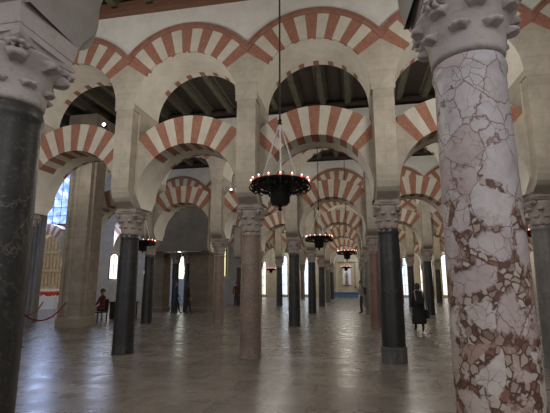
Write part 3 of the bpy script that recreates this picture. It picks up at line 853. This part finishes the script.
# ------------------------------------------------------------------ people
SKIN = mottled('skin', (.32,.17,.12), (.40,.23,.17), 6, .6)
HAIR = mottled('dark_hair', (.012,.01,.009), (.03,.022,.018), 12, .5)
def cloth(n, c): return mottled(n, tuple(x*.8 for x in c), c, 8, .9)
def skin_body(name, joints, edges, matfn, mats, parent):
    me = bpy.data.meshes.new(name); names = list(joints); idx = {n: k for k, n in enumerate(names)}
    me.from_pydata([joints[n][0] for n in names], [(idx[a], idx[b]) for a, b in edges], [])
    o = bpy.data.objects.new(name, me); C.objects.link(o)
    mod = o.modifiers.new('s', 'SKIN'); me.skin_vertices  # layer made by the modifier
    if not me.skin_vertices:
        bm = bmesh.new(); bm.from_mesh(me); bm.verts.layers.skin.verify(); bm.to_mesh(me); bm.free()
    for n in names:
        r = joints[n][1]; r = r if isinstance(r, tuple) else (r, r); me.skin_vertices[0].data[idx[n]].radius = r
        me.skin_vertices[0].data[idx[n]].use_root = (n == 'pelvis')
    mod.use_smooth_shade = True
    sb = o.modifiers.new('u', 'SUBSURF'); sb.levels = 2; sb.render_levels = 2
    dg = bpy.context.evaluated_depsgraph_get(); nm = bpy.data.meshes.new_from_object(o.evaluated_get(dg))
    bpy.data.objects.remove(o, do_unlink=True)
    nm.materials.clear()
    for mt in mats: nm.materials.append(mt)
    for p in nm.polygons: p.material_index = matfn(p.center); p.use_smooth = True
    ob = bpy.data.objects.new(name, nm); C.objects.link(ob); ob.parent = parent
    return ob
def person(loc, face, height, label, top, bottom, pose='walk', skirt=None, hair='short', headcol=None, arms='down', jacket_long=False):
    """faces +Y locally, feet on the ground at the origin; face = heading angle (0 = away from camera)"""
    t = empty('person', loc, face); k = height/1.72; t.scale = (k,k,k)
    sit = pose == 'sit'; dz = -.42 if sit else 0
    V = Vector; J = {}
    def J_(n, x, y, z, r): J[n] = ((x, y, z), r)
    J_('pelvis', 0, 0, .93+dz, (.15,.11)); J_('waist', 0, .0, 1.08+dz, (.125,.095)); J_('chest', 0, .01, 1.27+dz, (.155,.11)); J_('upper', 0, 0, 1.40+dz, (.13,.085))
    J_('neck', 0, 0, 1.475+dz, .052); J_('jaw', 0, .025, 1.55+dz, (.062,.07)); J_('head', 0, .02, 1.63+dz, (.078,.092)); J_('crown', 0, .01, 1.69+dz, (.06,.07))
    E = [('pelvis','waist'),('waist','chest'),('chest','upper'),('upper','neck'),('neck','jaw'),('jaw','head'),('head','crown')]
    st = {'walk': (.20, -.16), 'stand': (.03, -.02), 'sit': (0, 0)}[pose]
    for s, sw in ((-1, st[0]), (1, st[1])):
        n = 'l' if s < 0 else 'r'
        if sit:
            J_(n+'hip', s*.09, .03, .50, .095); J_(n+'knee', s*.12, .43, .50, .062); J_(n+'ankle', s*.12, .42, .10, .042); J_(n+'toe', s*.13, .56, .035, (.042,.03))
        else:
            J_(n+'hip', s*.085, sw*.1, .84, .092); J_(n+'knee', s*.09, sw*.6+.03, .49, .060); J_(n+'ankle', s*.09, sw, .10 + (.04 if sw < -.1 else 0), .040); J_(n+'toe', s*.10, sw+.15, .035, (.040,.028))
        J_(n+'sh', s*.175, 0, 1.40+dz, .058)
        E += [('pelvis', n+'hip'), (n+'hip', n+'knee'), (n+'knee', n+'ankle'), (n+'ankle', n+'toe'), ('upper', n+'sh'), (n+'sh', n+'el'), (n+'el', n+'wr'), (n+'wr', n+'hand')]
        if arms == 'camera' or (arms == 'one_up' and s > 0):
            J_(n+'el', s*.23, .08, 1.14+dz, .043); J_(n+'wr', s*.10, .22, 1.32+dz, .030); J_(n+'hand', s*.075, .26, 1.38+dz, (.030,.02))
            hb, hd = V((s*.075, .26, 1.38+dz)), V((-s*.3, .4, .8)).normalized()
        elif sit:
            J_(n+'el', s*.25, .10, 1.12+dz, .043); J_(n+'wr', s*.16, .33, 1.02+dz, .030); J_(n+'hand', s*.14, .40, 1.01+dz, (.030,.02))
            hb, hd = V((s*.14, .40, 1.01+dz)), V((-s*.3, 1, -.15)).normalized()
        else:
            J_(n+'el', s*.235, -.02 - sw*.2, 1.12, .043); J_(n+'wr', s*.245, .06 - sw*.4, .88, .030); J_(n+'hand', s*.245, .08 - sw*.45, .81, (.020,.030))
            hb, hd = V((s*.245, .08 - sw*.45, .81)), V((0, .15, -1)).normalized()
        side = hd.cross(V((s,0,0)) if not sit else V((0,0,1))).normalized()
        for f in range(4):
            base = hb + hd*.03 + side*(.021*(f-1.5)); ln = (.062,.075,.08,.068)[f]
            J_(f'{n}f{f}a', *(base), .0095); J_(f'{n}f{f}b', *(base + hd*ln*.6), .0085); J_(f'{n}f{f}c', *(base + hd*ln*.9 + V((-s*.02, 0, 0))), .007)
            E += [(n+'hand', f'{n}f{f}a'), (f'{n}f{f}a', f'{n}f{f}b'), (f'{n}f{f}b', f'{n}f{f}c')]
        J_(n+'th', *(hb + side*.04 + hd*.02), .0095); J_(n+'th2', *(hb + side*.055 + hd*.055), .008); E += [(n+'hand', n+'th'), (n+'th', n+'th2')]
    def mf(c):
        if c.z > 1.49+dz and abs(c.x) < .14 and c.y < .16: return 0
        if c.z < (.085): return 3
        for s in (-1, 1):
            w = V(J[('l' if s < 0 else 'r')+'wr'][0]); hnd = V(J[('l' if s < 0 else 'r')+'hand'][0])
            if (c-hnd).length < (c - V(J[('l' if s < 0 else 'r')+'el'][0])).length*.38: return 0
            if (c-hnd).length < .055 or ((c-w).dot((hnd-w).normalized()) > 0 and (c-hnd).length < .17 and abs(c.x) > .05 and c.z < 1.6+dz and (c-w).length < .2): return 0
        return 1 if c.z > (.92+dz if not jacket_long else .7) and not (sit and c.y > .2 and c.z < .6) else 2
    skin_body('body', J, E, mf, [SKIN, top, bottom, HAIR], t)
    # face: eyes, nose, ears ride on the head
    f = MB()
    hz = 1.615+dz
    f.lathe([(.004,.0),(.014,.006),(.012,.03),(.004,.05)], 8, (0,.112,hz-.035)); f.build('nose', SKIN, t)
    e = MB()
    for s in (-1,1): e.ball((s*.03, .098, hz+.012), .0095, 8)
    e.build('eyes', HAIR, t)
    e = MB(); e.box((0,.092,hz-.062), (.022,.012,.008)); e.build('mouth', plain('lips_'+str(len(bpy.data.materials)), (.35,.12,.1)), t)
    e = MB()
    for s in (-1,1): e.ball((s*.082, .01, hz), .02, 8, 0, 1.5)
    e.build('ears', SKIN, t)
    hm = MB(); g = []
    low = -.12 if hair == 'long' else -.02
    for j in range(9):
        row = []; v = j/8
        for i in range(17):
            a = -PI*1.13 + i/16*PI*1.26 - PI*.0 + PI*.0          # round the back of the head
            a = PI*.5 + (i/16*2-1)*PI*.80 + PI
            el = PI/2*(1-v*1.0); rx, ry, rz = .092, .108, .105
            zz = hz+.045 + rz*math.sin(el) if v < 1 else hz+.045
            rr = math.cos(el); 
            if v > .8: zz = hz+.045 + (v-.8)/.2*low
            row.append((rx*rr*math.cos(a), .012 + ry*rr*math.sin(a), zz))
        g.append(row)
    hm.slab(g, lambda p: Vector((p.x*.93, .012+(p.y-.012)*.93, p.z-.006)))
    hm.build('hair', headcol or HAIR, t, True)
    if skirt:
        z0, z1, mt = skirt; c = MB()
        c.lathe([(.25, z0), (.27, z0+.12), (.245, (z0+.93)/2), (.215, .95), (.225, 1.2), (.17, z1)], 20, (0, 0, 0), 0, True, lambda a, z: 1+.035*math.sin(a*5+z*3) - .30*abs(math.sin(a)))
        c.build('coat_skirt', mt, t, True)
    tag(t, label, 'person'); return t
BLACKC = cloth('black_cloth', (.022,.021,.023)); DARKC = cloth('dark_trousers', (.035,.035,.045)); GREYC = cloth('grey_top', (.26,.24,.22)); REDC = cloth('dark_red_top', (.16,.035,.03)); BLUEC = cloth('dark_blue_coat', (.03,.04,.06))
STRAP = cloth('pale_strap', (.38,.36,.36))
def ground(px, py):
    u = 206.5-py; fwd = F*math.cos(TILT)-u*math.sin(TILT); up = F*math.sin(TILT)+u*math.cos(TILT)
    d = -H*fwd/up; return Vector(((px-275)/fwd*d, d, 0))
gw = ground(420, 332.5)
wm = person(gw, -.1, 1.53, 'woman in long black coat walking away with a backpack and shoulder bag', BLACKC, BLACKC, 'walk', (.30, 1.38, BLACKC), 'long', None, 'one_up')
def on_person(pers, name, mats_builds, label, cat):
    t = empty(name, pers.location.copy(), pers.rotation_euler.z); t.scale = pers.scale
    for nm, mb, mt in mats_builds: mb.build(nm, mt, t, True)
    tag(t, label, cat); return t
b = MB(); b.box((0,-.235,1.0), (.13,.07,.36), 0, (.10,.05)); pk = MB(); pk.box((0,-.315,1.04), (.09,.02,.16))
s = MB()
for q in (-1, 1): s.tube([(q*.09,-.19,1.05), (q*.14,-.18,1.3), (q*.13,-.08,1.485), (q*.12,.10,1.42), (q*.13,.16,1.2)], .024, 6)
on_person(wm, 'backpack', [('bag', b, BLACKC), ('pocket', pk, BLACKC), ('straps', s, STRAP)], 'black backpack with pale straps on the woman in black', 'backpack')
b = MB(); b.box((.30,-.02,.50), (.05,.13,.30), 0, (.04,.10)); s = MB(); s.tube([(.30,.08,.78), (.26,.05,1.1), (.20,.0,1.46), (.24,-.08,1.15), (.30,-.11,.78)], .012, 6)
on_person(wm, 'shoulder_bag', [('bag', b, BLACKC), ('strap', s, STRAP)], 'dark shoulder bag hanging at the right hip of the woman in black', 'bag')
g2 = ground(362, 314)
p2 = person(g2, 1.35, 1.68, 'person in grey top and dark trousers standing in the central aisle', GREYC, DARKC, 'stand', None, 'short', None, 'camera')
b = MB(); b.box((0,.31,1.36), (.06,.03,.07)); l = MB(); l.lathe([(.03,0),(.03,.05)], 12, (0,0,0)); 
cm = on_person(p2, 'camera', [('body', b, IRON)], 'small dark camera held up by the person in the grey top', 'camera')
b = MB(); b.box((0,-.20,1.0), (.12,.06,.38), 0, (.10,.05)); s = MB()
for q in (-1, 1): s.tube([(q*.09,-.15,1.05), (q*.125,-.14,1.3), (q*.12,-.06,1.475), (q*.12,.10,1.40)], .018, 6)
on_person(p2, 'backpack', [('bag', b, BLACKC), ('straps', s, BLACKC)], 'dark backpack on the person in the grey top', 'backpack')
person(ground(175.5, 314), -1.2, 1.66, 'silhouetted visitor walking at left of the pair before the bright doorway', BLUEC, DARKC, 'walk')
person(ground(187, 313.5), -1.2, 1.62, 'silhouetted visitor with long hair, right one of the pair before the doorway', BLACKC, DARKC, 'walk', None, 'long')
person(ground(236, 306), .4, 1.6, 'small distant visitor in dark red beside the brown speckled column', REDC, DARKC, 'stand')
gs = ground(103, 321)
person(gs + Vector((0,-.2,0)), PI*.5+.9, 1.72, 'person in dark red top seated on a chair between the piers at left', REDC, BLACKC, 'sit', None, 'short')
# chair
t = empty('chair', gs + Vector((0,-.2,0)), PI*.5+.9); tag(t, 'dark wooden chair under the seated person in dark red', 'chair')
DW = wood('dark_chair_wood', (.03,.02,.014), (.06,.04,.028))
m = MB(); m.box((0,.08,.36), (.22,.22,.04)); m.build('seat', DW, t)
for sx in (-1,1):
    for sy in (-.12,.28):
        m = MB(); m.box((sx*.19, sy, 0), (.02,.02,.36)); m.build('leg', DW, t)
m = MB(); m.box((0,-.16,.40), (.20,.02,.5)); m.build('backrest', DW, t)
# desk
gd = ground(112, 319)
t = empty('desk', gd + Vector((.45,.1,0)), ROT); tag(t, 'dark attendant desk next to the seated person at left', 'desk')
m = MB(); m.box((0,0,.70), (.55,.30,.05)); m.build('desk_top', DW, t)
m = MB(); m.box((0,-.24,.14), (.50,.02,.56)); m.build('front_panel', DW, t)
for sx in (-1,1):
    m = MB(); m.box((sx*.50,0,0), (.025,.26,.70)); m.build('side_panel', DW, t)

# small spotlights fixed to the piers
SPOT = emit('spotlight_lens', (.95,.97,1.0), 6)
for px, py, dep, lb in ((104, 124.5, 9.55, 'small white spotlight on the pier above the dark column at left'),
                        (153, 197, 15.9, 'small white spotlight by the springing of the second arcade arch'),
                        (231, 189.5, 15.6, 'small white spotlight left of the pier above the brown speckled column')):
    t = empty('spotlight', at(px, py, dep)); tag(t, lb, 'spotlight', 'small spotlights on the arcades')
    m = MB(); m.lathe([(.045,0),(.05,.02),(.05,.10),(.03,.13)], 14); h = m.build('housing', IRON, t, True); h.rotation_euler.x = -PI/2
    m = MB(); m.lathe([(.042,-.006),(.042,.002)], 14); l = m.build('lens', SPOT, t); l.rotation_euler.x = -PI/2
    m = MB(); m.tube([(0,.08,0),(.0,.10,-.09),(.08,.14,-.10)], .012, 6); m.build('bracket', IRON, t)

w = bpy.data.worlds.new('world'); bpy.context.scene.world = w; w.use_nodes = True
w.node_tree.nodes['Background'].inputs[0].default_value = (.86,.85,.90,1)
w.node_tree.nodes['Background'].inputs[1].default_value = .45
def lamp(p, e, col=(1,.95,.88), rad=.6):  # point light added for illumination, with no fixture of its own
    l = bpy.data.lights.new('lamp', 'POINT'); l.energy = e; l.color = col; l.shadow_soft_size = rad
    o = bpy.data.objects.new('fill_light', l); C.objects.link(o); o.location = p; return o
for r in range(0, 6):  # unseen fills added along the middle of each nave
    a = min(RANGE[r][0], RANGE[r+1][0]); b = max(RANGE[r][1], RANGE[r+1][1])
    for i in range(a, b, 2):
        left = (r >= 2 and i < -1)
        lamp(L2W(i, r, HALF, NAVE/2, 5.3), (150 if r == 0 else 112) * (.22 if left else .4 if (r == 1 and i < -1) else 1), ((1,.95,.88) if r < 3 else (1,.90,.74)) if not left else (.95,.93,.95))
for i in range(-2, 8, 3): lamp(L2W(i, 6, HALF, NAVE/2, 5.2), 420, (.72,.85,1.0))
q = on_line(346, 6.0); lamp((q.x, q.y, 6.2), 160, (.75,.87,1.0), 1.0)  # added cool fill to brighten the far portal
lamp((-1.5, -2.5, 4.8), 110, (1,.96,.95), .8)  # unseen fill added behind the camera to brighten the foreground
lamp((2.5, -3.0, 4.8), 150, (1,.96,.95), .8)  # second unseen foreground fill, added further right
# unseen fills added in the chapel behind the pointed arch and the bay by the small lit windows
q = at(52, 250, 27); lamp((q.x, q.y, 5.8), 260, (.45,.6,1.0), .4); lamp((q.x+.6, q.y+2, 2.6), 120, (1,.8,.5), .3)
q = at(106, 270, 24); lamp((q.x, q.y, 4.2), 90, (.55,.68,1.0), .3)

q = mid + N*1.6; lamp((q.x-.3, q.y, 3.6), 45, (.5,.65,1.0), .3)  # blue fill added inside the opening to tint the arch jambs

lamp((-11.2, 13.2, 4.6), 45, (.62,.72,1.0), 1.6)  # unseen cool fill added to light the great pier's left face
lamp((.4, -1.6, 1.6), 16, (1,.97,.95), .5)  # weak unseen fill added to lift dark undersides near the camera
